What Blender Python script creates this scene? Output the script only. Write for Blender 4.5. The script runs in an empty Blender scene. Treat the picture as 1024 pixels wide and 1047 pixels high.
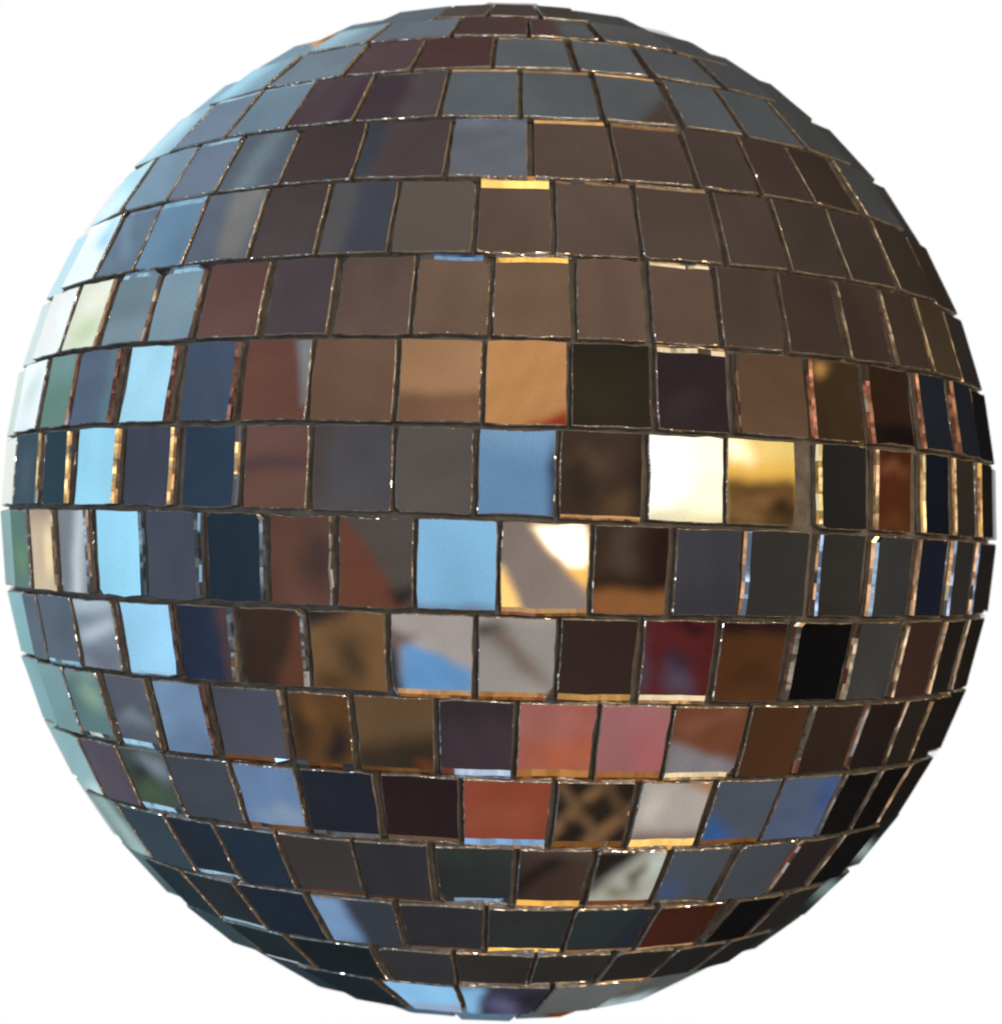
"""Mirror ball in close-up on a white ground.  Flat glass tiles on a dark ball reflect the surroundings."""
import bpy, math
import numpy as np

rng = np.random.default_rng(7)
sc = bpy.context.scene
COL = sc.collection

# ------------------------------------------------------------------ proportions
R = 0.10                 # ball radius, metres
K = 3.60                 # camera distance in ball radii
ZS = 520.0 / 508.0       # the ball is a touch taller than wide
ROLL, TILT = 0.0274, 0.0224
F = math.sqrt(K * K - 1)
DOME = 5.0 / R           # surroundings radius in ball radii

AX = np.array([math.sin(ROLL) * math.cos(TILT), math.sin(TILT), math.cos(ROLL) * math.cos(TILT)])
EA = np.cross(AX, np.array([0., -1., 0.])); EA /= np.linalg.norm(EA)
FR = np.cross(EA, AX)
CAM = np.array([0., -K, 0.])

def nrm(v):
    return v / np.linalg.norm(v, axis=-1, keepdims=True)

def sph(lat, lon):       # degrees -> unit ball
    a, b = math.radians(lat), math.radians(lon)
    return math.cos(a) * (math.sin(b) * EA + math.cos(b) * FR) + math.sin(a) * AX

# the rows of tiles: latitude of each joint and its slight skew
JOINT = {10: (75.2, 0.8), 9: (67.6, 0.8), 8: (60.2, 1.0), 7: (53.5, .9), 6: (46.2, 1.2), 5: (38.0, 1.1), 4: (30.1, .9),
         3: (21.8, .6), 2: (13.8, .15), 1: (6.0, 0), 0: (-1.85, -.35), -1: (-10.05, 0), -2: (-17.7, -.5),
         -3: (-25.3, -.4), -4: (-32.9, -.6), -5: (-40.75, -.5), -6: (-48.6, -.2), -7: (-56.0, .2), -8: (-67.0, 0),
         -9: (-75.5, 0), -10: (-82.5, 0)}

def joint(i, lon):
    p, a = JOINT[i]
    return p + a * math.sin(math.radians(lon))

def ratio_x(lat, lon):   # how far right of the ball's middle a point appears, in silhouette radii
    P = sph(lat, lon)
    return F * P[0] / (P[1] + K)

def lon_at(row, x):      # longitude on the row's middle line for a measured offset
    t = (x - 510.0) / 508.0
    mid = lambda L: .5 * (joint(row, L) + joint(row - 1, L))
    lats = np.linspace(-88, 88, 353)
    v = np.array([ratio_x(mid(L), L) for L in lats])
    i0, i1 = int(np.argmin(v)), int(np.argmax(v))
    if t <= v[i0]: return float(lats[i0])
    if t >= v[i1]: return float(lats[i1])
    return float(np.interp(t, v[i0:i1 + 1], lats[i0:i1 + 1]))

def lin(c):
    m = c[3] if len(c) > 3 else 1.0
    c = np.array(c[:3], float) / 255.0
    return np.where(c <= .04045, c / 12.92, ((c + .055) / 1.055) ** 2.4) * m

# ------------------------------------------------------------------ the tiles, row by row
# (left, right, colour painted on the dome for it to mirror, optional details of the surroundings in tile coordinates -1..1)
def poly(pts, c, s=.06): return ('poly', pts, c, s)
def ell(x, y, a, b, c, s=.3): return ('ell', x, y, a, b, c, s)
def ln(x0, y0, x1, y1, w, c, s=.08): return ('line', x0, y0, x1, y1, w, c, s)
def below(y0, y1, c, s=.06): return poly([(-2, y0), (2, y1), (2, -2), (-2, -2)], c, s)
def above(y0, y1, c, s=.06): return poly([(-2, 2), (2, 2), (2, y1), (-2, y0)], c, s)
def leftof(x0, x1, c, s=.06): return poly([(-2, -1.5), (x0, -1.5), (x1, 1.5), (-2, 1.5)], c, s)
def rightof(x0, x1, c, s=.06): return poly([(x0, -1.5), (2, -1.5), (2, 1.5), (x1, 1.5)], c, s)

SKY = (156, 220, 250)
ROWS = {
9: [(405, 452, (95, 108, 118)), (455, 500, (96, 86, 84)), (503, 548, (86, 74, 70)), (551, 592, (80, 74, 72)), (596, 630, (82, 82, 82))],
8: [(335, 387, (128, 152, 166), [leftof(-.2, .1, (170, 208, 222), .6)]), (391, 465, (102, 112, 122)), (469, 538, (90, 70, 70)), (541, 602, (92, 70, 70), [rightof(-.1, 0, (100, 106, 110))]),
    (612, 672, (96, 98, 100)), (678, 712, (84, 86, 88))],
7: [(232, 288, (124, 154, 174), [leftof(-.2, .1, (172, 212, 228), .6)]), (294, 362, (114, 132, 148)), (367, 427, (88, 69, 72)), (431, 503, (92, 66, 66)), (507, 579, (104, 112, 118)),
    (589, 651, (101, 108, 112)), (661, 720, (94, 98, 102)), (728, 772, (84, 88, 90))],
6: [(155, 196, (146, 178, 196), [leftof(-.1, .2, (196, 228, 238), .6)]), (201, 248, (110, 127, 146)), (253, 306, (105, 126, 142)), (311, 370, (80, 66, 72), [rightof(.4, .7, (74, 58, 70))]),
    (376, 452, (69, 56, 63), [rightof(-.1, .1, (80, 71, 74))]), (457, 530, (104, 114, 122)), (534, 606, (100, 108, 114)),
    (614, 679, (98, 104, 108), [poly([(-.55, -1.5), (2, -1.5), (2, 1.3)], (90, 74, 68), .04)]), (690, 742, (97, 103, 109)), (750, 800, (90, 96, 100)),
    (806, 846, (82, 85, 86)), (851, 868, (74, 76, 78))],
5: [(100, 140, (188, 224, 236), [ell(-.3, -.5, .9, .4, (226, 242, 246), .5)]), (145, 186, (118, 144, 165)), (189, 234, (104, 118, 138)),
    (239, 296, (94, 92, 104), [poly([(-.6, -1.5), (.1, -1.5), (.6, 1.5), (-.2, 1.5)], (116, 118, 126), .25)]), (300, 366, (69, 60, 64)),
    (371, 457, (78, 68, 72), [leftof(-.72, -.5, (68, 65, 76), .2)]), (461, 538, (98, 102, 110), [above(.78, .78, (108, 114, 126), .1)]), (547, 622, (88, 74, 68)), (630, 698, (85, 72, 66)),
    (707, 762, (78, 66, 62)), (768, 815, (70, 58, 52)), (818, 861, (66, 55, 48)), (870, 904, (76, 76, 76))],
4: [(68, 110, (240, 250, 252), [poly([(-.2, .2), (1.5, -.2), (1.5, 1.5), (.4, 1.5)], (178, 216, 236), .2)]), (115, 149, (98, 118, 138), [ln(-.8, .8, .2, -.4, .2, (112, 136, 156), .2)]),
    (153, 198, (98, 130, 158)), (202, 262, (88, 97, 112), [poly([(.0, -1.5), (.75, -1.5), (1.05, 1.5), (-.2, 1.5)], (120, 121, 120), .05)]),
    (268, 329, (75, 66, 67)), (334, 400, (76, 70, 82), [leftof(-.3, -.2, (84, 82, 84), .2)]), (406, 484, (92, 86, 82)), (489, 562, (95, 79, 71)), (569, 648, (92, 77, 70)),
    (655, 729, (88, 74, 66)), (738, 794, (81, 69, 63)), (800, 852, (76, 66, 60)), (858, 900, (70, 60, 55)), (906, 940, (62, 53, 46)), (946, 966, (54, 48, 42))],
3: [(33, 70, (243, 252, 253), [ell(-.6, .2, .6, .8, (255, 255, 255), .9)]), (75, 106, (232, 240, 220), [ell(.2, -.5, .7, .4, (196, 218, 180), .6), ell(.3, .5, .5, .4, (252, 252, 242), .6)]),
    (115, 154, (110, 136, 150), [below(-.5, -.2, (120, 146, 160), .4)]), (161, 202, (122, 152, 170)), (210, 268, (100, 72, 70)), (277, 338, (76, 66, 71)), (347, 421, (96, 80, 76)),
    (425, 499, (110, 90, 77)), (505, 582, (115, 92, 76)), (591, 656, (105, 84, 73)), (667, 729, (105, 84, 72)), (737, 795, (83, 68, 59)), (802, 855, (76, 62, 55)),
    (863, 902, (72, 59, 51)), (909, 941, (70, 57, 48)), (946, 972, (74, 62, 46)), (978, 993, (50, 46, 44)), (997, 1008, (40, 38, 38))],
2: [(13, 42, (232, 246, 252, 1.1), [ell(.2, .2, .5, .5, (206, 226, 222), .6)]), (48, 73, (98, 138, 128), [above(.2, .4, (116, 158, 156), .5)]), (78, 116, (86, 106, 132), [rightof(.6, .85, (90, 130, 140), .1)]), (129, 174, (168, 222, 246)),
    (189, 238, (66, 82, 106)), (250, 314, (104, 68, 58), [poly([(.45, 1.5), (1.5, 1.5), (1.5, -.7), (1.0, -.6)], (128, 134, 138), .06)]), (321, 403, (110, 85, 71)),
    (407, 491, (166, 122, 86), [below(-.32, -.28, (124, 92, 72), .1)]), (497, 580, (190, 136, 86), [poly([(.1, -1.0), (1.2, -.62), (1.2, -1.6), (-.1, -1.6)], (150, 48, 28), .12)]),
    (584, 664, (45, 41, 32), [ell(-.3, -.2, .8, .6, (52, 46, 33), .6)]), (673, 743, (50, 38, 42), [ell(-.3, -.4, .6, .4, (58, 48, 50), .6)]), (755, 822, (96, 73, 55)),
    (831, 879, (66, 50, 32), [ell(-.72, .78, .3, .16, (190, 140, 78), .4)]), (890, 930, (52, 34, 22), [below(-.55, -.45, (26, 19, 16), .15)]), (941, 969, (32, 36, 44)),
    (977, 996, (30, 33, 40)), (1000, 1012, (22, 20, 20))],
1: [(3, 15, (222, 242, 222)), (17, 38, (62, 84, 100), [ell(0, -.2, .5, .6, (76, 98, 114), .6)]), (46, 68, (44, 68, 84)), (79, 117, (156, 218, 246)), (128, 174, (64, 70, 88)), (189, 240, (43, 63, 85)),
    (251, 313, (102, 72, 66), [below(-.12, -.04, (106, 76, 66), .1), poly([(-1.5, .25), (1.5, .25), (1.5, -.05), (-1.5, -.1)], (86, 64, 66), .15)]), (321, 401, (78, 76, 80), [leftof(-.7, -.6, (76, 68, 66), .2)]), (405, 485, (88, 82, 78)),
    (487, 567, (102, 141, 180), [rightof(.82, .9, (50, 60, 84), .12), above(.55, .7, (116, 152, 184), .6)]), (573, 655, (62, 47, 36), [ell(-.2, .3, .5, .3, (86, 64, 48), .6), ell(.5, -.75, .6, .3, (90, 66, 44), .5), ell(-.5, -.3, .4, .5, (50, 39, 30), .5), rightof(.75, .9, (44, 34, 28), .3)]),
    (664, 738, (255, 243, 206, 1.35), [ell(-1.0, .1, .9, .9, (255, 255, 246, 1.6), .8), below(-.75, -.75, (238, 226, 180), .3)]),
    (744, 811, (236, 184, 84), [above(.5, .5, (242, 206, 120), .3), ell(-.9, .8, .5, .3, (255, 238, 190, 1.5), .6), below(.05, .09, (150, 106, 48), .16), below(-.08, -.03, (92, 66, 34), .14), ell(.2, -.4, .9, .14, (132, 90, 48), .5), ell(-.4, -.75, .6, .14, (134, 98, 58), .5), ell(.75, -.7, .4, .2, (58, 42, 24), .5)]),
    (839, 885, (39, 38, 34)), (897, 931, (86, 42, 20), [ell(0, .55, .8, .12, (124, 74, 44), .5), ell(0, -.8, .9, .2, (100, 56, 28), .5), ell(0, .9, .9, .12, (60, 30, 18), .5)]), (945, 969, (19, 24, 33)), (977, 996, (50, 42, 36)), (1003, 1014, (30, 25, 22))],
0: [(2, 11, (140, 178, 180)), (13, 28, (94, 130, 126), [ell(.3, -.2, .7, .4, (110, 150, 112), .6)]), (33, 54, (206, 188, 162), [ell(.8, .3, .3, .7, (255, 234, 180, 1.3), .5), above(.7, .7, (170, 150, 140), .4)]),
    (62, 88, (122, 132, 142), [poly([(-.3, -1.5), (.5, -1.5), (1.3, 1.5), (.55, 1.5)], (206, 216, 222), .3), poly([(.7, -1.5), (1.6, -1.5), (1.6, .3)], (100, 90, 94), .2)]), (101, 143, SKY), (151, 201, (78, 76, 92)), (213, 267, (33, 48, 62)),
    (277, 338, (98, 66, 55), [ell(.75, .1, .6, .7, (66, 50, 50), .6), ell(.6, .85, .6, .3, (88, 66, 56), .4)]),
    (347, 422, (82, 74, 70), [poly([(-1.5, 1.7), (1.05, -1.15), (-1.5, -1.15)], (104, 62, 48), .08), ell(.85, -.65, .3, .2, (44, 36, 34), .5)]),
    (427, 508, (130, 182, 218), [below(-.94, -.9, (110, 130, 158), .05)]),
    (512, 602, (136, 121, 112), [poly([(-.6, 1.4), (1.5, 1.4), (1.5, -1.0)], (156, 118, 82), .25), poly([(-.36, 1.0), (.93, 1.0), (1.02, .6), (1.02, -.66), (.5, -.1), (.08, .3), (-.2, .66)], (255, 188, 92, 1.2), .09), poly([(-.27, .94), (.86, .94), (.93, .5), (.9, .0), (.55, -.0), (.18, .32), (-.1, .66)], (255, 250, 226, 2.8), .09),
       poly([(-1.5, -.05), (-.98, -.1), (-.35, -1.3), (-1.5, -1.3)], (255, 206, 122, 1.25), .07)]),
    (606, 681, (76, 56, 42), [rightof(.5, .35, (46, 28, 25), .4), ell(-.2, .4, .3, .5, (96, 78, 66), .6), below(-.2, -.3, (44, 30, 24), .25), below(-.42, -.5, (140, 88, 46), .16)]),
    (691, 755, (75, 73, 82), [below(-.5, -.3, (66, 64, 72), .5)]), (763, 824, (62, 58, 55)), (837, 882, (58, 54, 50)), (893, 929, (62, 61, 60)), (938, 964, (27, 32, 48)), (973, 991, (52, 47, 44)), (997, 1006, (38, 33, 30))],
-1: [(8, 27, (122, 160, 168)), (29, 42, (94, 96, 110)), (45, 76, (90, 91, 106)), (81, 118, (120, 136, 152), [above(.55, .75, (172, 190, 202), .2), ln(-.7, -.1, .9, .35, .16, (190, 206, 218), .25), ell(.2, -.7, .8, .3, (104, 112, 130), .5)]), (129, 178, (156, 212, 246)),
     (186, 236, (38, 49, 72), [poly([(.95, -1.5), (1.6, -1.5), (1.6, 1.5), (.5, 1.5)], (82, 60, 60), .1)]), (249, 310, (58, 43, 37), [poly([(-.1, -1.5), (1.6, -1.5), (1.6, 1.2), (.9, .9)], (94, 58, 44), .2)]), (319, 393, (118, 86, 54), [poly([(-1.6, 1.5), (.7, 1.5), (-.3, .8), (-1.6, .4)], (40, 38, 40), .25), ell(.1, -.1, .4, .6, (72, 56, 40), .7), ell(-.6, -.9, .5, .3, (80, 56, 34), .5)]),
     (401, 483, (168, 158, 152), [poly([(-.75, .3), (1.6, -.62), (1.6, -1.5), (-.75, -1.5)], (98, 146, 194), .08), poly([(-1.5, .45), (-.86, .3), (-.7, -1.5), (-1.5, -1.5)], (32, 36, 46), .12), poly([(-1.5, .8), (-.4, .42), (-.9, .1), (-1.5, .2)], (110, 92, 88), .15)]),
     (489, 567, (146, 140, 134), [poly([(-1.2, .8), (-.5, .8), (1.0, -.8), (.2, -.4)], (112, 92, 82), .3), ell(-.75, .8, .35, .25, (60, 52, 54), .5), above(.9, .9, (170, 162, 150), .2)]), (572, 648, (53, 38, 34)),
     (657, 726, (102, 36, 37), [ell(.05, -.1, .38, .3, (66, 44, 62), .5), ell(.0, -.62, .42, .35, (96, 84, 108), .6), ell(.2, .95, .6, .14, (52, 24, 32), .4), ell(-1, -.1, .2, .7, (90, 70, 86), .6)]), (735, 798, (96, 56, 30), [above(.8, .7, (50, 28, 28), .15), ell(0, -.4, .8, .3, (82, 48, 26), .6)]), (811, 862, (14, 13, 14)),
     (871, 912, (72, 69, 66), [poly([(.1, -1.5), (1.5, -1.5), (1.5, -.3)], (46, 58, 84), .2)]), (921, 953, (68, 44, 36)), (959, 977, (36, 31, 27)), (983, 999, (36, 29, 24))],
-2: [(30, 46, (116, 152, 160)), (49, 73, (104, 136, 142)), (76, 107, (90, 124, 128), [ell(.3, .2, .6, .35, (136, 170, 148), .6), above(.8, .8, (120, 150, 150), .2)]), (116, 155, (84, 92, 106), [ell(.1, -.3, .8, .2, (118, 132, 146), .6)]), (165, 212, (110, 141, 178), [below(-.5, -.2, (96, 124, 158), .5)]), (224, 290, (74, 78, 92)),
     (299, 358, (90, 62, 36), [ell(.5, -.5, .35, .5, (36, 32, 34), .5), ell(-.3, .6, .4, .4, (108, 74, 42), .5), ell(-.8, -.1, .3, .8, (56, 42, 32), .6)]), (366, 443, (98, 74, 50), [below(-.55, .1, (54, 44, 34), .4), ell(.85, -.85, .3, .14, (110, 58, 32), .4)]), (450, 524, (62, 50, 56), [above(.35, .55, (50, 44, 46), .5)]),
     (530, 606, (164, 91, 78), [ell(.3, -.5, .8, .5, (176, 92, 62), .8), ell(-.5, .5, .8, .5, (164, 100, 92), .7)]), (612, 680, (160, 100, 100), [ell(.6, -.4, .6, .7, (166, 92, 92), .8)]), (685, 757, (112, 64, 42), [poly([(-1.5, .05), (-.6, -.15), (1.5, -.9), (1.5, -1.6), (-1.5, -1.6)], (126, 120, 124), .14), ln(-.7, .4, .7, .9, .1, (132, 84, 60), .3)]),
     (761, 816, (88, 53, 31)), (823, 870, (58, 42, 32)), (877, 912, (42, 31, 29)), (916, 938, (46, 38, 31)), (942, 959, (34, 28, 24)), (964, 980, (30, 28, 26))],
-3: [(58, 92, (126, 160, 166), [ell(.7, -.9, .6, .25, (220, 240, 236), .4)]), (96, 130, (96, 90, 106)), (135, 176, (76, 86, 86), [ell(.5, .5, .6, .4, (124, 140, 156), .6), ell(-.1, -.55, .8, .35, (84, 110, 78), .6), ell(-.3, .2, .6, .3, (52, 58, 56), .6)]), (181, 240, (74, 82, 94)), (247, 306, (100, 131, 172), [ell(.3, -.7, .8, .35, (128, 150, 178), .7)]), (314, 383, (38, 43, 55)),
     (393, 468, (48, 34, 35)), (474, 559, (140, 66, 46), [ell(-.3, -.2, .9, .4, (146, 74, 54), .7)]), (568, 641, (46, 37, 30), [ln(-1.2, -.9, .35, 1.2, .17, (130, 94, 62), .09), ln(-.2, -1.3, 1.3, .35, .17, (136, 98, 62), .09), ln(-1.0, .95, .55, -1.2, .13, (112, 84, 58), .09), ln(.1, 1.2, 1.2, -.55, .13, (104, 76, 52), .09), ell(.0, .25, .26, .22, (28, 23, 21), .3), ell(-.55, -.55, .3, .25, (32, 27, 24), .3)]),
     (650, 718, (172, 162, 152), [poly([(-.5, 1.5), (1.5, 1.5), (1.5, .3)], (164, 112, 74), .15), ell(-.5, .2, .3, .7, (196, 186, 174), .6), below(-.75, -.7, (120, 98, 90), .25)]), (726, 786, (88, 95, 110), [poly([(-1.5, -.1), (-.9, -.1), (.7, -1.5), (-1.5, -1.5)], (48, 86, 142), .3)]), (792, 845, (78, 90, 114), [ell(.7, .3, .3, .7, (58, 82, 130), .6)]),
     (851, 881, (21, 20, 20)), (886, 911, (18, 17, 17)), (915, 938, (30, 26, 22))],
-4: [(100, 136, (94, 124, 130), [poly([(-.6, 1.4), (.0, 1.4), (.9, -1.3), (.1, -1.2)], (196, 226, 218), .15)]), (141, 183, (60, 80, 95)), (188, 230, (40, 52, 67)), (236, 290, (39, 56, 76)), (297, 364, (68, 63, 62)), (370, 438, (53, 53, 60)), (448, 522, (50, 54, 54), [above(.5, .7, (56, 62, 58), .5)]), (530, 597, (74, 54, 48), [poly([(-1.5, -.5), (.5, 1.4), (.9, 1.2), (-1.0, -.9)], (40, 32, 30), .25), above(1.1, .55, (88, 74, 66), .3)]),
     (606, 671, (168, 168, 154), [poly([(-1.6, 1.5), (.6, 1.5), (-1.0, -.7), (-1.6, -.7)], (40, 35, 32), .15), ell(.35, .1, .2, .55, (92, 84, 54), .5), ell(-.1, -.6, .4, .2, (120, 112, 84), .6), ell(.8, .5, .2, .6, (186, 192, 182), .5)]), (679, 735, (82, 89, 100), [ell(-.7, -.6, .4, .4, (62, 80, 116), .6)]), (745, 797, (78, 83, 92)), (802, 838, (46, 39, 39)), (845, 878, (20, 20, 21)), (882, 902, (30, 34, 32), [ell(.1, -.4, .5, .3, (190, 206, 206), .5)])],
-5: [(170, 204, (40, 60, 68)), (209, 254, (46, 54, 60)), (261, 322, (35, 46, 62)), (330, 406, (62, 68, 80), [leftof(-.05, -.3, (110, 146, 188), .12)]), (414, 493, (52, 52, 56)), (499, 579, (51, 53, 54)), (583, 656, (47, 54, 56), [poly([(.2, -1.5), (1.5, -1.5), (1.5, 1.5), (.8, 1.5)], (40, 45, 58), .3)]), (663, 723, (76, 37, 27)), (737, 779, (18, 17, 18)), (785, 818, (44, 40, 38)), (822, 845, (40, 46, 42), [ell(.2, .3, .5, .3, (170, 196, 192), .4)])],
-6: [(252, 306, (36, 50, 56)), (314, 386, (30, 40, 46)), (396, 463, (58, 58, 62)), (468, 541, (53, 49, 47)), (546, 613, (50, 48, 46)), (621, 672, (46, 42, 40)), (679, 722, (40, 38, 38)), (728, 756, (36, 36, 36))],
-7: [(335, 398, (34, 44, 52)), (408, 468, (140, 196, 236), [below(-.8, -.4, (150, 150, 176), .2)]), (474, 551, (60, 58, 80), [leftof(-.72, -.4, (130, 178, 216), .1), ell(.2, -.3, .5, .5, (98, 96, 132), .6), ell(.8, .2, .4, .8, (40, 42, 50), .5)]), (556, 628, (106, 110, 110)), (634, 690, (96, 104, 104), [below(-.55, -.45, (190, 210, 214), .2)])],
}
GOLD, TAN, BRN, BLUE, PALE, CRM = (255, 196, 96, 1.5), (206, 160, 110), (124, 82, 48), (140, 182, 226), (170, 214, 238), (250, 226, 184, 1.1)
# bevel glints, their colours painted on the dome: (row, x inside the tile): (edge, width in thousandths of the radius, colour)
PAINTED_GLINTS = {(4, 525): ('t', 17, (255, 214, 120, 1.6)), (3, 460): ('t', 7, (124, 158, 190)), (3, 540): ('t', 9, GOLD), (3, 700): ('t', 6, CRM), (3, 135): ('t', 8, PALE), (3, 180): ('t', 8, PALE),
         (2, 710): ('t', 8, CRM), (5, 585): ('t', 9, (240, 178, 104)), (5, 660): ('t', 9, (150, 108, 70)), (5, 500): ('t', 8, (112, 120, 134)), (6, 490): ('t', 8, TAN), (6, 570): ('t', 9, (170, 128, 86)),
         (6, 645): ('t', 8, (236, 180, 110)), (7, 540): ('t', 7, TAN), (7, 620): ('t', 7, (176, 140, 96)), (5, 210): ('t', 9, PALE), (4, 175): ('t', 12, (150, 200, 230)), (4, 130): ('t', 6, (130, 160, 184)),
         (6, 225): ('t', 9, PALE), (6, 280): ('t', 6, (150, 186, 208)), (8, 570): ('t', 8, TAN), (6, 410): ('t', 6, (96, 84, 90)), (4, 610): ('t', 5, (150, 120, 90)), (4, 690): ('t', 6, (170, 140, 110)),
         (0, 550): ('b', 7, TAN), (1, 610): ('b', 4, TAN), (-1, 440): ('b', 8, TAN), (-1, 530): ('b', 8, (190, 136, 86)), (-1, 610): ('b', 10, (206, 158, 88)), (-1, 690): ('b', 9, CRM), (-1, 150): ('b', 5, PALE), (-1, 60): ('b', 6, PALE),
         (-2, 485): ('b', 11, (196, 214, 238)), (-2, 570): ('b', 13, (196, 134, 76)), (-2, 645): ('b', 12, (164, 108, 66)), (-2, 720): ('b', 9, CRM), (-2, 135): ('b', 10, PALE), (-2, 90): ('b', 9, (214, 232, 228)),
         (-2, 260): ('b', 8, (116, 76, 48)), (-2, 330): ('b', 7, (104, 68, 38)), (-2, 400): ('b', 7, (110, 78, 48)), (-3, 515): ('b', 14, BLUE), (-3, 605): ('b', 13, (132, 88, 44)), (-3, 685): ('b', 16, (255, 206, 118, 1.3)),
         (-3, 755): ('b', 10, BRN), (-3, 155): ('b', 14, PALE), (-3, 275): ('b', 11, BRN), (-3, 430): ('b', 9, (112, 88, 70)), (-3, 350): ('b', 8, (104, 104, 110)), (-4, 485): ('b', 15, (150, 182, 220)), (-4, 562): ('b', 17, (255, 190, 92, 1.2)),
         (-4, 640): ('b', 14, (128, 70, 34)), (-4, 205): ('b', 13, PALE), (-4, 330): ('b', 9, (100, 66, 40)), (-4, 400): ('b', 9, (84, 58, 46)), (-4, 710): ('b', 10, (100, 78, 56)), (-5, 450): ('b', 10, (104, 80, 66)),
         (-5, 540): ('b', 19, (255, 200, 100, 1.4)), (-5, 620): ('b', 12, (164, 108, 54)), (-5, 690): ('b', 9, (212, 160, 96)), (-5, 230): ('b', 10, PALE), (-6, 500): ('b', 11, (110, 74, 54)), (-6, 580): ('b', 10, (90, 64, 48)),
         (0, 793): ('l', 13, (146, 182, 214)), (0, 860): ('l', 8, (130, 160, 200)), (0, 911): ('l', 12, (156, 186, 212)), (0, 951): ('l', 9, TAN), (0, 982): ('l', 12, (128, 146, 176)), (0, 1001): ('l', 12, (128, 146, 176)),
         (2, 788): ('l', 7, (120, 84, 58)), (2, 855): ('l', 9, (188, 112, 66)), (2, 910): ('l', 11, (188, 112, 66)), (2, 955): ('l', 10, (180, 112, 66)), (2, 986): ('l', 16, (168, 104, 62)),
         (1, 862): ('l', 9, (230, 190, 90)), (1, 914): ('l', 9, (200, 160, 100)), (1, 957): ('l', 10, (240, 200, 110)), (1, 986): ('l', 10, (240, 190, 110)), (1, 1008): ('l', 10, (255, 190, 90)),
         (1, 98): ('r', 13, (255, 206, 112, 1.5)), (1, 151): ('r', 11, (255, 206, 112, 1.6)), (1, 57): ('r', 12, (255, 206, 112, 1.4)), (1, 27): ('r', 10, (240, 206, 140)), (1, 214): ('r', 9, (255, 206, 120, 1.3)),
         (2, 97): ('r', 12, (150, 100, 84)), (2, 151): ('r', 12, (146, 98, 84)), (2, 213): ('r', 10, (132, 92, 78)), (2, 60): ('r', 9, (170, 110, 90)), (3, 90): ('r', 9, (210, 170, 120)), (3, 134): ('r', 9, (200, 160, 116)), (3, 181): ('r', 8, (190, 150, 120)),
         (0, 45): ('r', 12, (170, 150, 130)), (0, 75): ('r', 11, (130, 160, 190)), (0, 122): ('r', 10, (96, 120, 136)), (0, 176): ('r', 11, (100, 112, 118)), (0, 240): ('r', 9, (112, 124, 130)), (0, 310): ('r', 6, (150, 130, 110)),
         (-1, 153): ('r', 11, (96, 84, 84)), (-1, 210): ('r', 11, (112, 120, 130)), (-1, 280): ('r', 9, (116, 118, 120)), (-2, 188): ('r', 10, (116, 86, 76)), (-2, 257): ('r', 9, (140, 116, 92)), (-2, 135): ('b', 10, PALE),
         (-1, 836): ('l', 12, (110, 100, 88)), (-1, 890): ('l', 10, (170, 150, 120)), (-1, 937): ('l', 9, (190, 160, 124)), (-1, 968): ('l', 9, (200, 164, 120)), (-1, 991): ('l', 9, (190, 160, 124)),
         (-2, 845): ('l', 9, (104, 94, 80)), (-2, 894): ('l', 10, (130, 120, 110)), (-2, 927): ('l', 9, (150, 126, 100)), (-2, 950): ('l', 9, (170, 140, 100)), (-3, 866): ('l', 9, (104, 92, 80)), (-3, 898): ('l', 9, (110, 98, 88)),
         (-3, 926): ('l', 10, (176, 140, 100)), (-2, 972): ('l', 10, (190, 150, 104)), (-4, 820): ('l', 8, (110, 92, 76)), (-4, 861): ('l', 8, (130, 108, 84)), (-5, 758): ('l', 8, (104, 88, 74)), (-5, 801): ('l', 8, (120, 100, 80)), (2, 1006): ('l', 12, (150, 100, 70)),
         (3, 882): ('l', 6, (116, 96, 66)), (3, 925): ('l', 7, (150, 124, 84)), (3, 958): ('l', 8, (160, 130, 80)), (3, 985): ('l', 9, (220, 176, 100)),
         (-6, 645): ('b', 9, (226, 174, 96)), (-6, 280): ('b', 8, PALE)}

REFL = 0.92

class Tile: pass

def plane_hit(P, n, d):          # slide a point along its own radius onto the tile's plane
    return P * (d / (P @ n))

def to_dome(P, D):               # where a ray meets the surroundings, as a unit direction; works in real (stretched) space
    b = np.sum(P * D, -1); c = np.sum(P * P, -1) - DOME ** 2
    t = -b + np.sqrt(b * b - c)
    return nrm(P + t[..., None] * D)

S3 = np.array([1, 1, ZS])

def mirror_dirs(pts, n):         # pts, n in ball space -> directions on the surroundings
    Pw = pts * S3
    nw = nrm(n / S3)
    I = nrm(Pw - CAM)
    D = I - 2 * (I @ nw)[:, None] * nw
    return to_dome(Pw, D)

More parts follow.
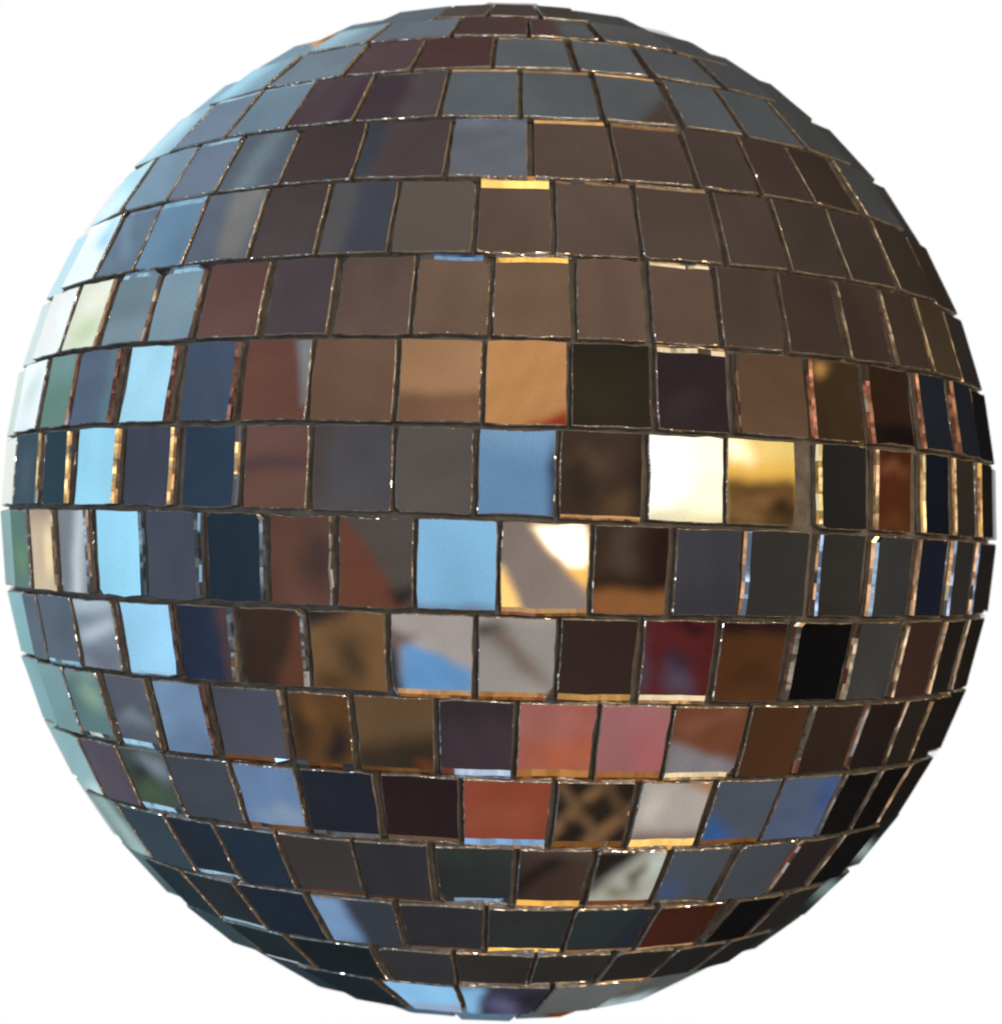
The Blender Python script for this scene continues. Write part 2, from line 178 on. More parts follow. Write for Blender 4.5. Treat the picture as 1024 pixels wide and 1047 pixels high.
BACK = np.array([0., 1., 0.])
tiles = []
for row in range(10, -10, -1):
    vis = ROWS.get(row, [])
    latm = lambda L, r=row: .5 * (joint(r, L) + joint(r - 1, L))
    pitch = 7.75 / math.cos(math.radians(latm(0)))
    spans = []
    for k, e in enumerate(vis):
        l0, l1 = lon_at(row, e[0]), lon_at(row, e[1])
        spans.append([l0, l1, e])
    if spans:
        g = 1.0 / math.cos(math.radians(latm(0)))
        n = len(spans)
        for k in range(n - 1):      # keep gaps sane
            if spans[k + 1][0] < spans[k][1] + .6 * g:
                m = .5 * (spans[k + 1][0] + spans[k][1]); spans[k][1] = m - .3 * g; spans[k + 1][0] = m + .3 * g
        if spans[0][1] - spans[0][0] < .85 * pitch: spans[0][0] = spans[0][1] - .88 * pitch
        if spans[-1][1] - spans[-1][0] < .85 * pitch: spans[-1][1] = spans[-1][0] + .88 * pitch
        if spans[0][1] - spans[0][0] > 1.2 * pitch: spans[0][0] = spans[0][1] - 1.1 * pitch
        if spans[-1][1] - spans[-1][0] > 1.2 * pitch: spans[-1][1] = spans[-1][0] + 1.1 * pitch
        a, b = spans[-1][1] + g, spans[0][0] + 360 - g
    else:
        a, b, g = -.5 * pitch, 360. - .5 * pitch, 1.0 / math.cos(math.radians(min(86, abs(latm(0)))))
    m = max(1, round((b - a) / pitch)) if b - a > 0 else 0
    w = (b - a) / m if m else 0
    for k in range(m):
        spans.append([a + k * w + .5 * g, a + (k + 1) * w - .5 * g, None])
    for l0, l1, e in spans:
        t = Tile(); t.row = row; t.seen = e is not None
        t.col = e[2] if e else None
        t.det = (e[3] if e and len(e) > 3 else [])
        t.x = (.5 * (e[0] + e[1])) if e else None
        lm = .5 * (l0 + l1)
        up, dn = joint(row, lm), joint(row - 1, lm)
        gt, gb = (.34, .28) if up > 8 else (.30, .35)
        sl = (JOINT[row][1] + JOINT[row - 1][1]) * .5 * math.cos(math.radians(lm)) * math.radians(l1 - l0) * .5
        C = [sph(dn + gb - sl, l0), sph(dn + gb + sl, l1), sph(up - gt + sl, l1), sph(up - gt - sl, l0)]
        ctr = nrm(sum(C))
        ta, tb = rng.normal(0, .45, 2)                     # every tile sits a little crooked
        ta, tb = np.clip([ta, tb], -1.0, 1.0)
        E = nrm(np.cross(AX, ctr)); N = np.cross(ctr, E)
        n = nrm(ctr + math.tan(math.radians(ta)) * E + math.tan(math.radians(tb)) * N)
        if ctr @ nrm(CAM - ctr) > -.25:                     # tiles at the rim lean in
            tow = nrm(CAM - ctr * (CAM @ ctr))
            lean = 0.
            while lean < 6.5:
                nn = nrm(n + math.tan(math.radians(lean)) * tow)
                cc = mirror_dirs(ctr[None], nn)[0]
                if math.degrees(math.acos(np.clip(cc @ BACK, -1, 1))) > 35 or (t.seen and max(t.col[:3]) > 215): break
                lean += .25
            n = nn
        t.n = n; t.ctr = ctr
        d = 1.0025 * min(c @ n for c in C)
        d = min(d, 1.0025 * (ctr @ n))
        t.P = np.array([plane_hit(c, n, d) for c in C])    # sw, se, ne, nw
        t.E = nrm(E - n * (E @ n)); t.N = np.cross(n, t.E)
        t.c = t.P.mean(0)
        t.catch = {}
        t.dark_right = t.seen
        tiles.append(t)
for (row, x), (side, wd, c) in PAINTED_GLINTS.items():
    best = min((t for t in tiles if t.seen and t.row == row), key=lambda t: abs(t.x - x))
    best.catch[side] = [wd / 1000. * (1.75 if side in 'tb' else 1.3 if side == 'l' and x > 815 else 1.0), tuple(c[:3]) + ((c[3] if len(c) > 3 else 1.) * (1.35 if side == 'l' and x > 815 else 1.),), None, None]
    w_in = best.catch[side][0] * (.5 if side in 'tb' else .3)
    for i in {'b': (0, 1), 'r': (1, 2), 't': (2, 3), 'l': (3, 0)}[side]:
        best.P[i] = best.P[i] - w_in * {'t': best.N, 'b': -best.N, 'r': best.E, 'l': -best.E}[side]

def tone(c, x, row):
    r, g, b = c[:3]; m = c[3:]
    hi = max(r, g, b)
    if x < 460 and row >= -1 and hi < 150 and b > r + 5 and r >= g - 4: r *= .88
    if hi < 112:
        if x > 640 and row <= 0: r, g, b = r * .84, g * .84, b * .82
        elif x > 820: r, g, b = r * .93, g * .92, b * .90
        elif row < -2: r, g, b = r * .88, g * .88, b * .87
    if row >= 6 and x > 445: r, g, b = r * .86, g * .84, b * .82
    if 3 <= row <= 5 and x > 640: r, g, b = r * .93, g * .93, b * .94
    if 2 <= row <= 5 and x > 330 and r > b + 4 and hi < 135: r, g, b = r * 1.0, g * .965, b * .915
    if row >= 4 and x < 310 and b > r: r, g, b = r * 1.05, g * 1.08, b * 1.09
    if row <= -1 and x < 80 and hi < 200: r, g, b = r * 1.12, g * 1.16, b * 1.16  # cyan glow of the left rim put into its colours
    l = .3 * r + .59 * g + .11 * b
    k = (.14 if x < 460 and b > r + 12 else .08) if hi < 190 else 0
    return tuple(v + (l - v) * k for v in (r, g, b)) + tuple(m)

# ------------------------------------------------------------------ reflection colour painted for each tile
spots = []                                                  # (direction, colour) already used on the surroundings
for t in tiles:
    if not t.seen: continue
    t.Q = mirror_dirs(t.P, t.n)
    t.q = nrm(t.Q.mean(0))
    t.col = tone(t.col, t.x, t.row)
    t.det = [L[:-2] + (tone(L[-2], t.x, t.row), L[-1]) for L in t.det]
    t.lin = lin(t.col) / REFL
    t.back = math.degrees(math.acos(np.clip(t.q @ BACK, -1, 1)))
    spots.append((t.q, t.lin))
seen = [t for t in tiles if t.seen]
used = [q for q, _ in spots]
rim = []
for t in tiles:
    if not t.seen and t.n @ nrm(CAM - t.c) > .02:
        rim += list(mirror_dirs(np.vstack([t.ctr[None], t.P]), t.n))
        if t.ctr[0] > .6 and -5 < t.row < 4: t.catch['l'] = [.014, (150, 124, 94) if t.row else (140, 150, 170), None, None]  # painted edge glint for tiles at the right rim
# bevel strips: choose a slope whose reflection falls on a free piece of the surroundings
strips = []
EDGE = {'b': (0, 1), 'r': (1, 2), 't': (2, 3), 'l': (3, 0)}
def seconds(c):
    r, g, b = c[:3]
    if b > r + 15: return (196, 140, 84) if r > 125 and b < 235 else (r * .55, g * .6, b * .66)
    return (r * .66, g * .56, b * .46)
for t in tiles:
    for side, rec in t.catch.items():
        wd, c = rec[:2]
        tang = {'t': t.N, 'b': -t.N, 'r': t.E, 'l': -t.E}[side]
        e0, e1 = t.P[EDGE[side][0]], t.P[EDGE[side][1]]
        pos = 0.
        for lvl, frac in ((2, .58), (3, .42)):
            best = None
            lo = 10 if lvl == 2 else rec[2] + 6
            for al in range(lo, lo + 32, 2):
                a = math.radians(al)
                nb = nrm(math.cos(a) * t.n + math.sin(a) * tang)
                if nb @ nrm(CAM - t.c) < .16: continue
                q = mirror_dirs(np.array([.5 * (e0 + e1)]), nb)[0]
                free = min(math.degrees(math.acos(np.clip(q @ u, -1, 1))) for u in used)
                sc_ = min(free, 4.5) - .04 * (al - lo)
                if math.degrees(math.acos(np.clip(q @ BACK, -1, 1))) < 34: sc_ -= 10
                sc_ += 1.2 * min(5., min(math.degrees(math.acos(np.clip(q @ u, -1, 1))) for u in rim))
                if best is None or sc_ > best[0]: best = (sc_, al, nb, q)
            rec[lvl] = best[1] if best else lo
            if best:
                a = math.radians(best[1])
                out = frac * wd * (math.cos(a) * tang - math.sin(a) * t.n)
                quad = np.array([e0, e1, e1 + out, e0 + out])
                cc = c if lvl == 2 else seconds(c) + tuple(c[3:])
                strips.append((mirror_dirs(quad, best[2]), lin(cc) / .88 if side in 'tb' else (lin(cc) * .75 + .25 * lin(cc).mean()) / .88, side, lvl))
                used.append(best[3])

# ------------------------------------------------------------------ materials
def mat(name):
    m = bpy.data.materials.new(name); m.use_nodes = True
    nt = m.node_tree; nt.nodes.clear()
    out = nt.nodes.new('ShaderNodeOutputMaterial')
    return m, nt, out

def node(nt, kind, **kw):
    n = nt.nodes.new(kind)
    for k, v in kw.items():
        if k in n.inputs.keys(): n.inputs[k].default_value = v
        else: setattr(n, k, v)
    return n

def noise(nt, scale, detail=2., rough=.5, stretch=None):
    tc = node(nt, 'ShaderNodeTexCoord')
    n = node(nt, 'ShaderNodeTexNoise', Scale=scale, Detail=detail, Roughness=rough)
    nt.links.new(tc.outputs['Object'], n.inputs['Vector'])
    return n

def ramp(nt, src, stops):
    r = node(nt, 'ShaderNodeValToRGB')
    el = r.color_ramp.elements
    while len(el) < len(stops): el.new(.5)
    for e, (p, c) in zip(el, stops):
        e.position = p; e.color = (*c, 1) if not isinstance(c, (int, float)) else (c, c, c, 1)
    nt.links.new(src, r.inputs[0])
    return r

# silvered glass face: sharp mirror with a trace of dust and finger grease
m_face, nt, out = mat('silvered_glass')
gl = node(nt, 'ShaderNodeBsdfGlossy', Roughness=.012, Color=(REFL, REFL, REFL, 1))
df = node(nt, 'ShaderNodeBsdfDiffuse', Color=(.42, .42, .42, 1))
wav = noise(nt, 60., 2.)
bmp = node(nt, 'ShaderNodeBump', Strength=.02, Distance=.0004)
nt.links.new(wav.outputs['Fac'], bmp.inputs['Height']); nt.links.new(bmp.outputs['Normal'], gl.inputs['Normal'])
sil = noise(nt, 2600., 2., .6)                               # grain of the silvering
sr = ramp(nt, sil.outputs['Fac'], [(.3, (.86, .86, .86)), (.62, (REFL, REFL, REFL))])
nt.links.new(sr.outputs['Color'], gl.inputs['Color'])
smu = noise(nt, 110., 3., .6)                                # greasy smears
rr = ramp(nt, smu.outputs['Fac'], [(.45, .008), (.75, .035)])
nt.links.new(rr.outputs['Color'], gl.inputs['Roughness'])
dst = noise(nt, 1900., 3., .7)
dr = ramp(nt, dst.outputs['Fac'], [(.52, 0.004), (.85, 0.035)])
mx = node(nt, 'ShaderNodeMixShader')
nt.links.new(dr.outputs['Color'], mx.inputs[0]); nt.links.new(gl.outputs[0], mx.inputs[1]); nt.links.new(df.outputs[0], mx.inputs[2])
nt.links.new(mx.outputs[0], out.inputs[0])

# clean bevel
m_strip, nt, out = mat('bevelled_glass')
gl = node(nt, 'ShaderNodeBsdfGlossy', Roughness=.02, Color=(.88, .88, .88, 1))
st = noise(nt, 260., 2.)
bmp = node(nt, 'ShaderNodeBump', Strength=.05, Distance=.0002)
nt.links.new(st.outputs['Fac'], bmp.inputs['Height']); nt.links.new(bmp.outputs['Normal'], gl.inputs['Normal'])
nt.links.new(gl.outputs[0], out.inputs[0])

# snapped edge: rough little facets that glitter
m_edge, nt, out = mat('snapped_glass_edge')
gl = node(nt, 'ShaderNodeBsdfGlossy', Roughness=.2, Color=(.8, .77, .72, 1))
tc = node(nt, 'ShaderNodeTexCoord')
vor = node(nt, 'ShaderNodeTexVoronoi', Scale=1300.)
nt.links.new(tc.outputs['Object'], vor.inputs['Vector'])
sub = node(nt, 'ShaderNodeVectorMath', operation='SUBTRACT'); sub.inputs[1].default_value = (.5, .5, .5)
mul = node(nt, 'ShaderNodeVectorMath', operation='SCALE'); mul.inputs['Scale'].default_value = .75
geo = node(nt, 'ShaderNodeNewGeometry')
add = node(nt, 'ShaderNodeVectorMath', operation='ADD'); nr = node(nt, 'ShaderNodeVectorMath', operation='NORMALIZE')
nt.links.new(vor.outputs['Color'], sub.inputs[0]); nt.links.new(sub.outputs[0], mul.inputs[0])
nt.links.new(mul.outputs[0], add.inputs[0]); nt.links.new(geo.outputs['Normal'], add.inputs[1])
nt.links.new(add.outputs[0], nr.inputs[0]); nt.links.new(nr.outputs[0], gl.inputs['Normal'])
df = node(nt, 'ShaderNodeBsdfDiffuse', Color=(.17, .16, .145, 1))
mx = node(nt, 'ShaderNodeMixShader', Fac=.5)
nt.links.new(df.outputs[0], mx.inputs[1]); nt.links.new(gl.outputs[0], mx.inputs[2]); nt.links.new(mx.outputs[0], out.inputs[0])

# side wall of the glass, greyish and half translucent
m_wall, nt, out = mat('ground_glass_side')
gl = node(nt, 'ShaderNodeBsdfGlossy', Roughness=.22, Color=(.5, .5, .48, 1))
st = noise(nt, 420., 3., .6)
bmp = node(nt, 'ShaderNodeBump', Strength=.7, Distance=.001)
nt.links.new(st.outputs['Fac'], bmp.inputs['Height']); nt.links.new(bmp.outputs['Normal'], gl.inputs['Normal'])
df = node(nt, 'ShaderNodeBsdfDiffuse')
cr = ramp(nt, st.outputs['Fac'], [(.3, (.13, .115, .10)), (.7, (.34, .31, .27))])
nt.links.new(cr.outputs['Color'], df.inputs['Color'])
mx = node(nt, 'ShaderNodeMixShader', Fac=.42)
nt.links.new(df.outputs[0], mx.inputs[1]); nt.links.new(gl.outputs[0], mx.inputs[2]); nt.links.new(mx.outputs[0], out.inputs[0])

# ball under the tiles: dark glue
m_core, nt, out = mat('dark_glue')
bs = node(nt, 'ShaderNodeBsdfPrincipled', Roughness=.7)
st = noise(nt, 300., 4., .6)
cr = ramp(nt, st.outputs['Fac'], [(.3, (.075, .069, .062)), (.75, (.20, .18, .155))])
bmp = node(nt, 'ShaderNodeBump', Strength=.6, Distance=.001)
nt.links.new(st.outputs['Fac'], cr.inputs[0]); nt.links.new(cr.outputs['Color'], bs.inputs['Base Color'])
nt.links.new(st.outputs['Fac'], bmp.inputs['Height']); nt.links.new(bmp.outputs['Normal'], bs.inputs['Normal'])
nt.links.new(bs.outputs[0], out.inputs[0])

# ------------------------------------------------------------------ tile meshes
THICK = .0125
def tile_geo(t):
    """vertices (ball space, stretched, metres), faces, material indices"""
    P2 = np.stack([(t.P - t.c) @ t.E, (t.P - t.c) @ t.N], 1)
    ring, side_of = [], []
    NS = 5
    nick = rng.random(4) < .09
    glint = np.where(rng.random(4) < (.28 if t.row >= 4 else .5), 2, 3)
    if t.row >= 4 and t.ctr[0] < .1: glint[[1, 3]] = 3
    for s in range(4):                     # south, east, north, west
        a, b = P2[s], P2[(s + 1) % 4]
        L = np.linalg.norm(b - a); dirv = (b - a) / max(L, 1e-9); outn = np.array([dirv[1], -dirv[0]])
        wob = rng.normal(0, .0006, NS + 1); bow = rng.normal(0, .0010)
        for k in range(NS):
            f = k / NS
            if k == 0:
                if nick[s]:
                    cut = rng.uniform(.005, .013)
                    pa, pb = P2[s - 1], P2[s]
                    dprev = nrm(pb - pa)
                    ring.append(pb - dprev * cut * rng.uniform(.6, 1)); side_of.append(s)
                    ring.append(pb + dirv * cut * rng.uniform(.6, 1)); side_of.append(s)
                else:
                    ring.append(a + rng.normal(0, .0006, 2)); side_of.append(s)
            else:
                ring.append(a + dirv * L * f + outn * (wob[k] + bow * math.sin(math.pi * f))); side_of.append(s)
    ring = np.array(ring); n = len(ring)
    # outward offset of every ring vertex
    e = np.roll(ring, -1, 0) - ring
    on = nrm(np.stack([e[:, 1], -e[:, 0]], 1))
    vn = nrm(on + np.roll(on, 1, 0))
    stepA = np.tile([.0011, .0010], (n, 1)); stepB = np.tile([.0008, .0015], (n, 1))
    SIDES = 'brtl'
    nv = {0: (0, -1.), 1: (1., 0), 2: (0, 1.), 3: (-1., 0)}
    for side, (wd, c, al, al2) in t.catch.items():
        k = SIDES.index(side)
        for i in range(n):
            if side_of[i] == k or side_of[i - 1] == k:
                a1, a2 = math.radians(al), math.radians(al2)
                stepA[i] = .58 * wd * math.cos(a1), .58 * wd * math.sin(a1)
                stepB[i] = .42 * wd * math.cos(a2), .42 * wd * math.sin(a2)
                vn[i] = nv[k]                       # keep the strip straight
    A = ring + vn * stepA[:, :1]; B = A + vn * stepB[:, :1]
    zA = stepA[:, 1]; zB = zA + stepB[:, 1]
    def lift(p, z): return t.c + p[:, :1] * t.E + p[:, 1:] * t.N - np.reshape(z, (-1, 1)) * t.n
    Cc = B * .994; Dd = B * 1.002 + rng.normal(0, .0005, B.shape)
    V = np.vstack([lift(ring, np.zeros(n)), lift(A, zA), lift(B, zB), lift(Cc, np.full(n, THICK * .74)), lift(Dd, np.full(n, THICK))])
    Fs, M = [list(range(n))], [0]
    for i in range(n):
        j = (i + 1) % n
        strip = SIDES[side_of[i]] in t.catch
        m1 = 1 if strip else glint[side_of[i]]
        for r, m in ((0, m1), (1, m1), (2, 3), (3, 3)):
            Fs.append([r * n + i, (r + 1) * n + i, (r + 1) * n + j, r * n + j]); M.append(m)
    Fs.append(list(range(4 * n, 5 * n))[::-1]); M.append(3)
    return V * S3 * R, Fs, M

def mesh_obj(name, V, Fs, M, mats, parent=None):
    me = bpy.data.meshes.new(name)
    me.from_pydata([tuple(v) for v in V], [], Fs)
    for m in mats: me.materials.append(m)
    me.polygons.foreach_set('material_index', M)
    me.update()
    o = bpy.data.objects.new(name, me); COL.objects.link(o)
    if parent: o.parent = parent
    return o

ball = bpy.data.objects.new('mirror_ball', None); COL.objects.link(ball)
ball.empty_display_size = .02
ball['label'] = 'round disco ball covered in rows of square mirror tiles on a white background'
ball['category'] = 'mirror ball'

# core
nu, nv = 96, 48
V, Fs = [], []
for j in range(nv + 1):
    la = -math.pi / 2 + math.pi * j / nv
    for i in range(nu):
        lo = 2 * math.pi * i / nu
        V.append((math.cos(la) * math.sin(lo), -math.cos(la) * math.cos(lo), math.sin(la)))
V = np.array(V) * .987 * S3 * R
for j in range(nv):
    for i in range(nu):
        k = (i + 1) % nu
        Fs.append([j * nu + i, j * nu + k, (j + 1) * nu + k, (j + 1) * nu + i])
core = mesh_obj('core', V, Fs, [0] * len(Fs), [m_core], ball)
core.data.polygons.foreach_set('use_smooth', [True] * len(Fs))

TM = [m_face, m_strip, m_edge, m_wall]
def px(P):
    W = P * S3
    return np.stack([W[:, 0] / (W[:, 1] + K), W[:, 2] / (W[:, 1] + K)], 1)
def area(t):
    q = px(t.P)
    if t.n @ nrm(CAM - t.c) <= 0: return 0.
    x, y = q[:, 0], q[:, 1]
    return .5 * abs(np.dot(x, np.roll(y, -1)) - np.dot(y, np.roll(x, -1)))

order = sorted(tiles, key=area, reverse=True)
big = set(id(t) for t in order[:100])
def describe(c):
    r, g, b = c[:3]
    if min(r, g, b) > 190: return 'tile mirroring a painted cream glow'
    if b > 170 and b > r + 50: return 'tile mirroring a painted pale blue glow'
    if r > 150 and b < 100 and g > 110: return 'tile mirroring a painted warm orange glow'
    if r > 130 and g < 105: return 'tile mirroring a painted reddish pink glow'
    return None
rV, rF, rM, off = [], [], [], 0
for t in tiles:
    V, Fs, M = tile_geo(t)
    if id(t) in big:
        o = mesh_obj('mirror_tile', V, Fs, M, TM, ball)
        lab = describe(t.col) if t.col else None
        if lab: o['label'] = lab
    else:
        rV.append(V); rF += [[i + off for i in f] for f in Fs]; rM += M; off += len(V)
rest = mesh_obj('mirror_tiles', np.vstack(rV), rF, rM, TM, ball)
rest['kind'] = 'stuff'

# ------------------------------------------------------------------ surroundings: white ground behind, elsewhere a glow painted with the colours the tiles mirror
qs = np.array([q for q, _ in spots]); cs = np.array([c for _, c in spots])
sparkle_spots = []                                                  # bright spots added on the dome to make the tile edges sparkle
lr = np.random.default_rng(21)
def free_dir(az0, az1, el0, el1, sep):
    for _ in range(400):
        az, el = math.radians(lr.uniform(az0, az1)), math.radians(lr.uniform(el0, el1))
        d = np.array([math.sin(az) * math.cos(el), -math.cos(az) * math.cos(el), math.sin(el)])
        if np.max(np.array(used + rim) @ d) < math.cos(math.radians(sep)): return d
    return None
def scatter(n, az0, az1, el0, el1, c, rad, sep=4.2):
    for _ in range(n):
        d = free_dir(az0, az1, el0, el1, sep + rad * .5)
        if d is not None: sparkle_spots.append((d, rad, lin(c)))
scatter(22, 40, 125, -45, 60, (255, 196, 104, 12.), 1.7)
scatter(8, -30, 60, 25, 80, (255, 190, 100, 10.), 1.3)
scatter(8, -20, 90, -80, -30, (255, 186, 96, 9.), 1.3)
scatter(10, -125, -55, -40, 50, (150, 205, 245, 4.), 2.2)
scatter(5, -110, 30, -75, -40, (150, 200, 245, 3.), 2.0)

WHITE0, WHITE1 = 29.5, 33.
def surround(D):
    D = D.reshape(-1, 3)
    outc = np.empty_like(D)
    for a in range(0, len(D), 4000):
        d = D[a:a + 4000]
        ang2 = 2 - 2 * np.clip(d @ qs.T, -1, 1)
        w = 1 / (ang2 + .0016) ** 2
        c = (w @ cs) / w.sum(1, keepdims=True)
        for ld, rad, lc in sparkle_spots:
            an = np.degrees(np.arccos(np.clip(d @ ld, -1, 1)))
            f = np.clip((rad + .5 - an) / .8, 0, 1)[:, None]
            c = c * (1 - f) + lc * f
        an = np.degrees(np.arccos(np.clip(d @ BACK, -1, 1)))
        f = np.clip((WHITE1 - an) / (WHITE1 - WHITE0), 0, 1)[:, None]
        outc[a:a + 4000] = c * (1 - f) + f * 1.0
    return outc

def smooth(x): x = np.clip(x, 0, 1); return x * x * (3 - 2 * x)
def detail(t, U, Vv):
    c = np.tile(t.lin, (U.size, 1))
    g = np.random.default_rng(int(abs(t.x) * 7 + (t.row + 20) * 911))
    an = g.uniform(0, 6.28); k = g.uniform(.02, .09)
    amt = 1 + k * (math.cos(an) * U + math.sin(an) * Vv)
    for _ in range(3):
        fx, fy, ph = g.normal(0, 3.4), g.normal(0, 3.4), g.uniform(0, 6.28)
        amt = amt + .03 * np.sin(fx * U + fy * Vv + ph)
    w1, w2, w3, w4 = g.uniform(0, 6.28, 4)
    Uw = U + .10 * np.sin(3.3 * Vv + w1) + .05 * np.sin(7.9 * Vv + 4 * U + w2)
    Vw = Vv + .10 * np.sin(3.7 * U + w3) + .05 * np.sin(8.3 * U - 3 * Vv + w4)
    Up, Vp = U + .3 * (Uw - U), Vv + .3 * (Vw - Vv)
    for L in t.det:
        if L[0] == 'poly':
            pts = np.array(L[1]); cc, s = L[2], L[3]
            ctr = pts.mean(0); sd = np.full(U.shape, -9.)
            for i in range(len(pts)):
                a, b = pts[i], pts[(i + 1) % len(pts)]
                e = b - a; nn = np.array([e[1], -e[0]]) / (np.hypot(*e) + 1e-9)
                if nn @ (ctr - a) > 0: nn = -nn
                sd = np.maximum(sd, (Up - a[0]) * nn[0] + (Vp - a[1]) * nn[1])
            f = smooth(.5 - sd / (2 * s))
        elif L[0] == 'ell':
            _, x, y, a, b, cc, s = L
            s = min(s * 1.7, .95)
            r = np.sqrt(((Uw - x) / a) ** 2 + ((Vw - y) / b) ** 2)
            f = smooth((1 + s - r) / (2 * s))
        else:
            _, x0, y0, x1, y1, w, cc, s = L
            dx, dy = x1 - x0, y1 - y0
            h = np.clip(((U - x0) * dx + (Vv - y0) * dy) / (dx * dx + dy * dy), 0, 1)
            r = np.hypot(U - x0 - h * dx, Vv - y0 - h * dy)
            f = smooth((w + s - r) / (2 * s))
        c = c * (1 - f[:, None]) + (lin(cc) / REFL) * f[:, None]
    return c * amt[:, None]

gV, gC, gF, goff = [], [], [], 0
def add_grid(D, rad, colors, nu, nv, wrap=False):
    global goff
    gV.append(D.reshape(-1, 3) * rad); gC.append(colors.reshape(-1, 3))
    for j in range(nv - 1):
        for i in range(nu if wrap else nu - 1):
            k = (i + 1) % nu
            gF.append([goff + j * nu + i, goff + j * nu + k, goff + (j + 1) * nu + k, goff + (j + 1) * nu + i])
    goff += nu * nv

az = np.radians(np.arange(0, 360, 1.)); el = np.radians(np.linspace(-89.9, 89.9, 181))
A, Eg = np.meshgrid(az, el)
D = np.stack([np.sin(A) * np.cos(Eg), -np.cos(A) * np.cos(Eg), np.sin(Eg)], -1)
add_grid(D, 5.0, surround(D), 360, 181, True)
lay = 0
for t in seen:  # each tile's reflection painted as a glowing panel where its mirror ray lands
    if t.back < 32.: continue
    n = 56 if t.det else 12
    u = np.linspace(-1.12, 1.12, n)
    U, Vv = np.meshgrid(u, u)
    w = [(1 - U) * (1 - Vv) / 4, (1 + U) * (1 - Vv) / 4, (1 + U) * (1 + Vv) / 4, (1 - U) * (1 + Vv) / 4]
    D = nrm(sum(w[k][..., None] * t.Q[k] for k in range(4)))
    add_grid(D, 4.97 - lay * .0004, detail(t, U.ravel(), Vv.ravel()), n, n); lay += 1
gs = np.random.default_rng(5)
for Q, c, side, lvl in strips:  # glint colour and streaks painted on the dome for each bevel
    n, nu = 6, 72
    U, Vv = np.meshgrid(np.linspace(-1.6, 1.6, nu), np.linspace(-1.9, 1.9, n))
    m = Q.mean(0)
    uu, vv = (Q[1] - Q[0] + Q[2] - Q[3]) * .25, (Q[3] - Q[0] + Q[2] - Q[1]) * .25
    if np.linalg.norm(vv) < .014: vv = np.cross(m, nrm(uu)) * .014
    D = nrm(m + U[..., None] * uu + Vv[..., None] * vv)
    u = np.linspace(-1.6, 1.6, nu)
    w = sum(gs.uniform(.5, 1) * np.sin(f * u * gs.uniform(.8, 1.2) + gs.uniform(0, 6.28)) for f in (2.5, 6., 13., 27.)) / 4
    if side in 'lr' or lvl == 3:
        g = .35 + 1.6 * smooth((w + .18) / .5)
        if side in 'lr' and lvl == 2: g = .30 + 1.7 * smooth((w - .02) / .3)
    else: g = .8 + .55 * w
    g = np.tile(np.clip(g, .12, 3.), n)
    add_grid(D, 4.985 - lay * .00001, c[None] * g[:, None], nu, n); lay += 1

me = bpy.data.meshes.new('reflection_backdrop')  # glowing dome: white ground plus painted reflections and glints
me.from_pydata(np.vstack(gV), [], gF)
ca = me.color_attributes.new('light', 'FLOAT_COLOR', 'POINT')
cc = np.vstack(gC); ca.data.foreach_set('color', np.hstack([cc, np.ones((len(cc), 1))]).astype(np.float32).ravel())
me.polygons.foreach_set('use_smooth', [True] * len(gF))
me.update()
bd = bpy.data.objects.new('reflection_backdrop', me); COL.objects.link(bd); bd['kind'] = 'structure'
m_bd, nt, out = mat('painted_dome')
at = node(nt, 'ShaderNodeVertexColor', layer_name='light')
em = node(nt, 'ShaderNodeEmission', Strength=1.0)
nt.links.new(at.outputs['Color'], em.inputs['Color']); nt.links.new(em.outputs[0], out.inputs[0])
me.materials.append(m_bd)
try: m_bd.cycles.emission_sampling = 'NONE'
except Exception: pass

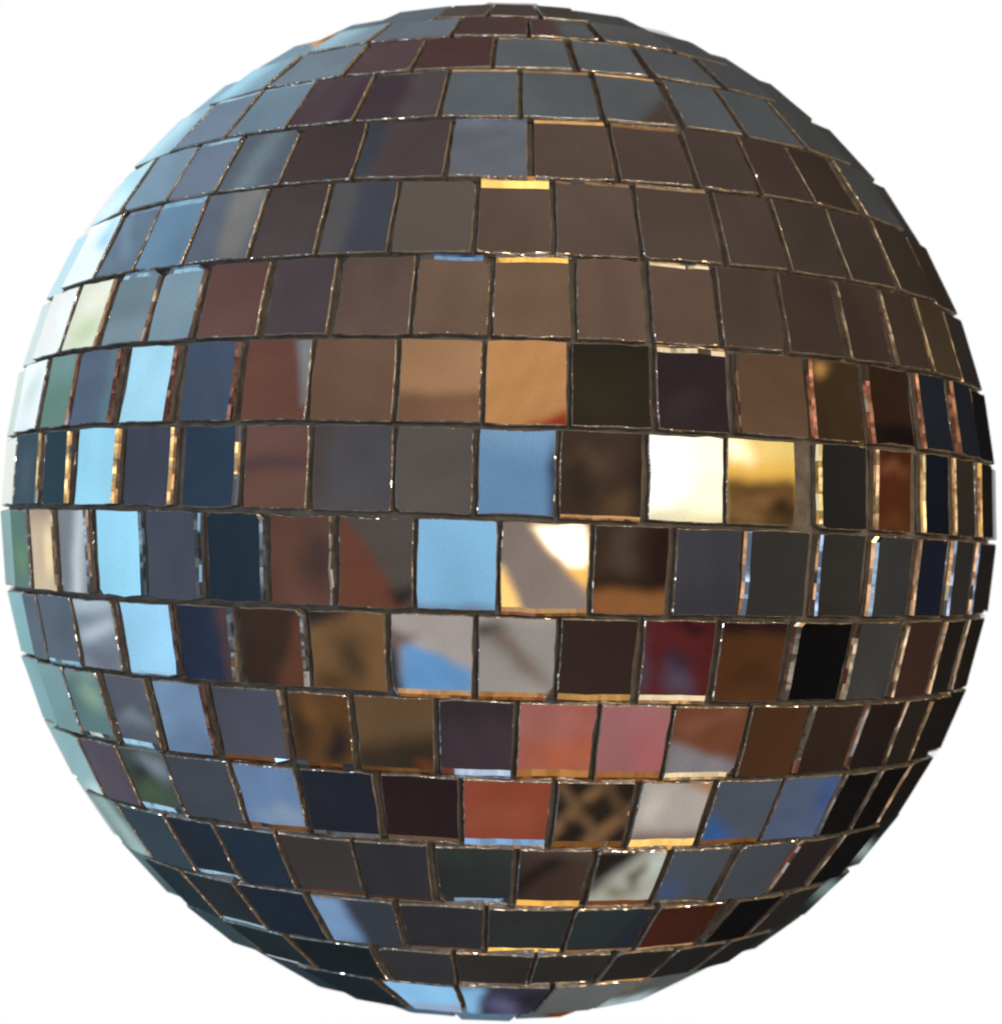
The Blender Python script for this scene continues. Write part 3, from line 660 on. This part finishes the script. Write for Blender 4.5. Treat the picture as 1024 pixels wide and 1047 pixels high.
# ------------------------------------------------------------------ lights: warm lamp right, cool window left, plus fills added for the tile gaps
def lamp(name, az, el, dist, power, color, size):
    ld = bpy.data.lights.new(name, 'POINT'); o = bpy.data.objects.new(name, ld); COL.objects.link(o)
    sep = 4.5
    best = None
    for da in np.arange(-14, 15, 1.):
        for de in np.arange(-12, 13, 1.):
            a, e = math.radians(az + da), math.radians(el + de)
            d = np.array([math.sin(a) * math.cos(e), -math.cos(a) * math.cos(e), math.sin(e)])
            f = -np.max(np.array(used) @ d)
            if best is None or f > best[0]: best = (f, d)
    o.location = tuple(best[1] * dist)
    ld.energy = power; ld.color = color; ld.shadow_soft_size = size
lamp('warm_lamp', 55, 18, 2.2, 40, (1.0, .80, .58), .06)
lamp('front_fill', 4, 14, 2.2, 30, (1.0, .96, .90), .05)  # added fill, brightens the side walls of the tiles
lamp('warm_top_fill', 12, 58, 2.2, 26, (1.0, .80, .58), .06)  # added fill from above for the gaps
lamp('warm_low_fill', 22, -52, 2.2, 26, (1.0, .76, .50), .06)  # added fill from below for the gaps
lamp('window_light', -62, 8, 2.2, 40, (.80, .91, 1.0), .10)

# ------------------------------------------------------------------ world, camera, render
wd = bpy.data.worlds.new('World'); sc.world = wd; wd.use_nodes = True
wd.node_tree.nodes['Background'].inputs[0].default_value = (.05, .05, .05, 1)

cd = bpy.data.cameras.new('camera'); cam = bpy.data.objects.new('camera', cd); COL.objects.link(cam)
cam.location = (0, -K * R, 0); cam.rotation_euler = (math.pi / 2, 0, 0)
cd.lens = 36.0 * 508.0 * F / 1047.0; cd.sensor_width = 36.0
cd.shift_x = 2.0 / 1047; cd.shift_y = -.5 / 1047
cd.clip_start = .01; cd.clip_end = 100
cd.dof.use_dof = True; cd.dof.focus_distance = .272; cd.dof.aperture_fstop = 30
sc.camera = cam

sc.view_settings.view_transform = 'Standard'; sc.view_settings.look = 'None'; sc.view_settings.exposure = 0
sc.render.engine = 'CYCLES'
sc.cycles.sample_clamp_indirect = 6.0
sc.cycles.max_bounces = 5
sc.cycles.filter_width = 2.2
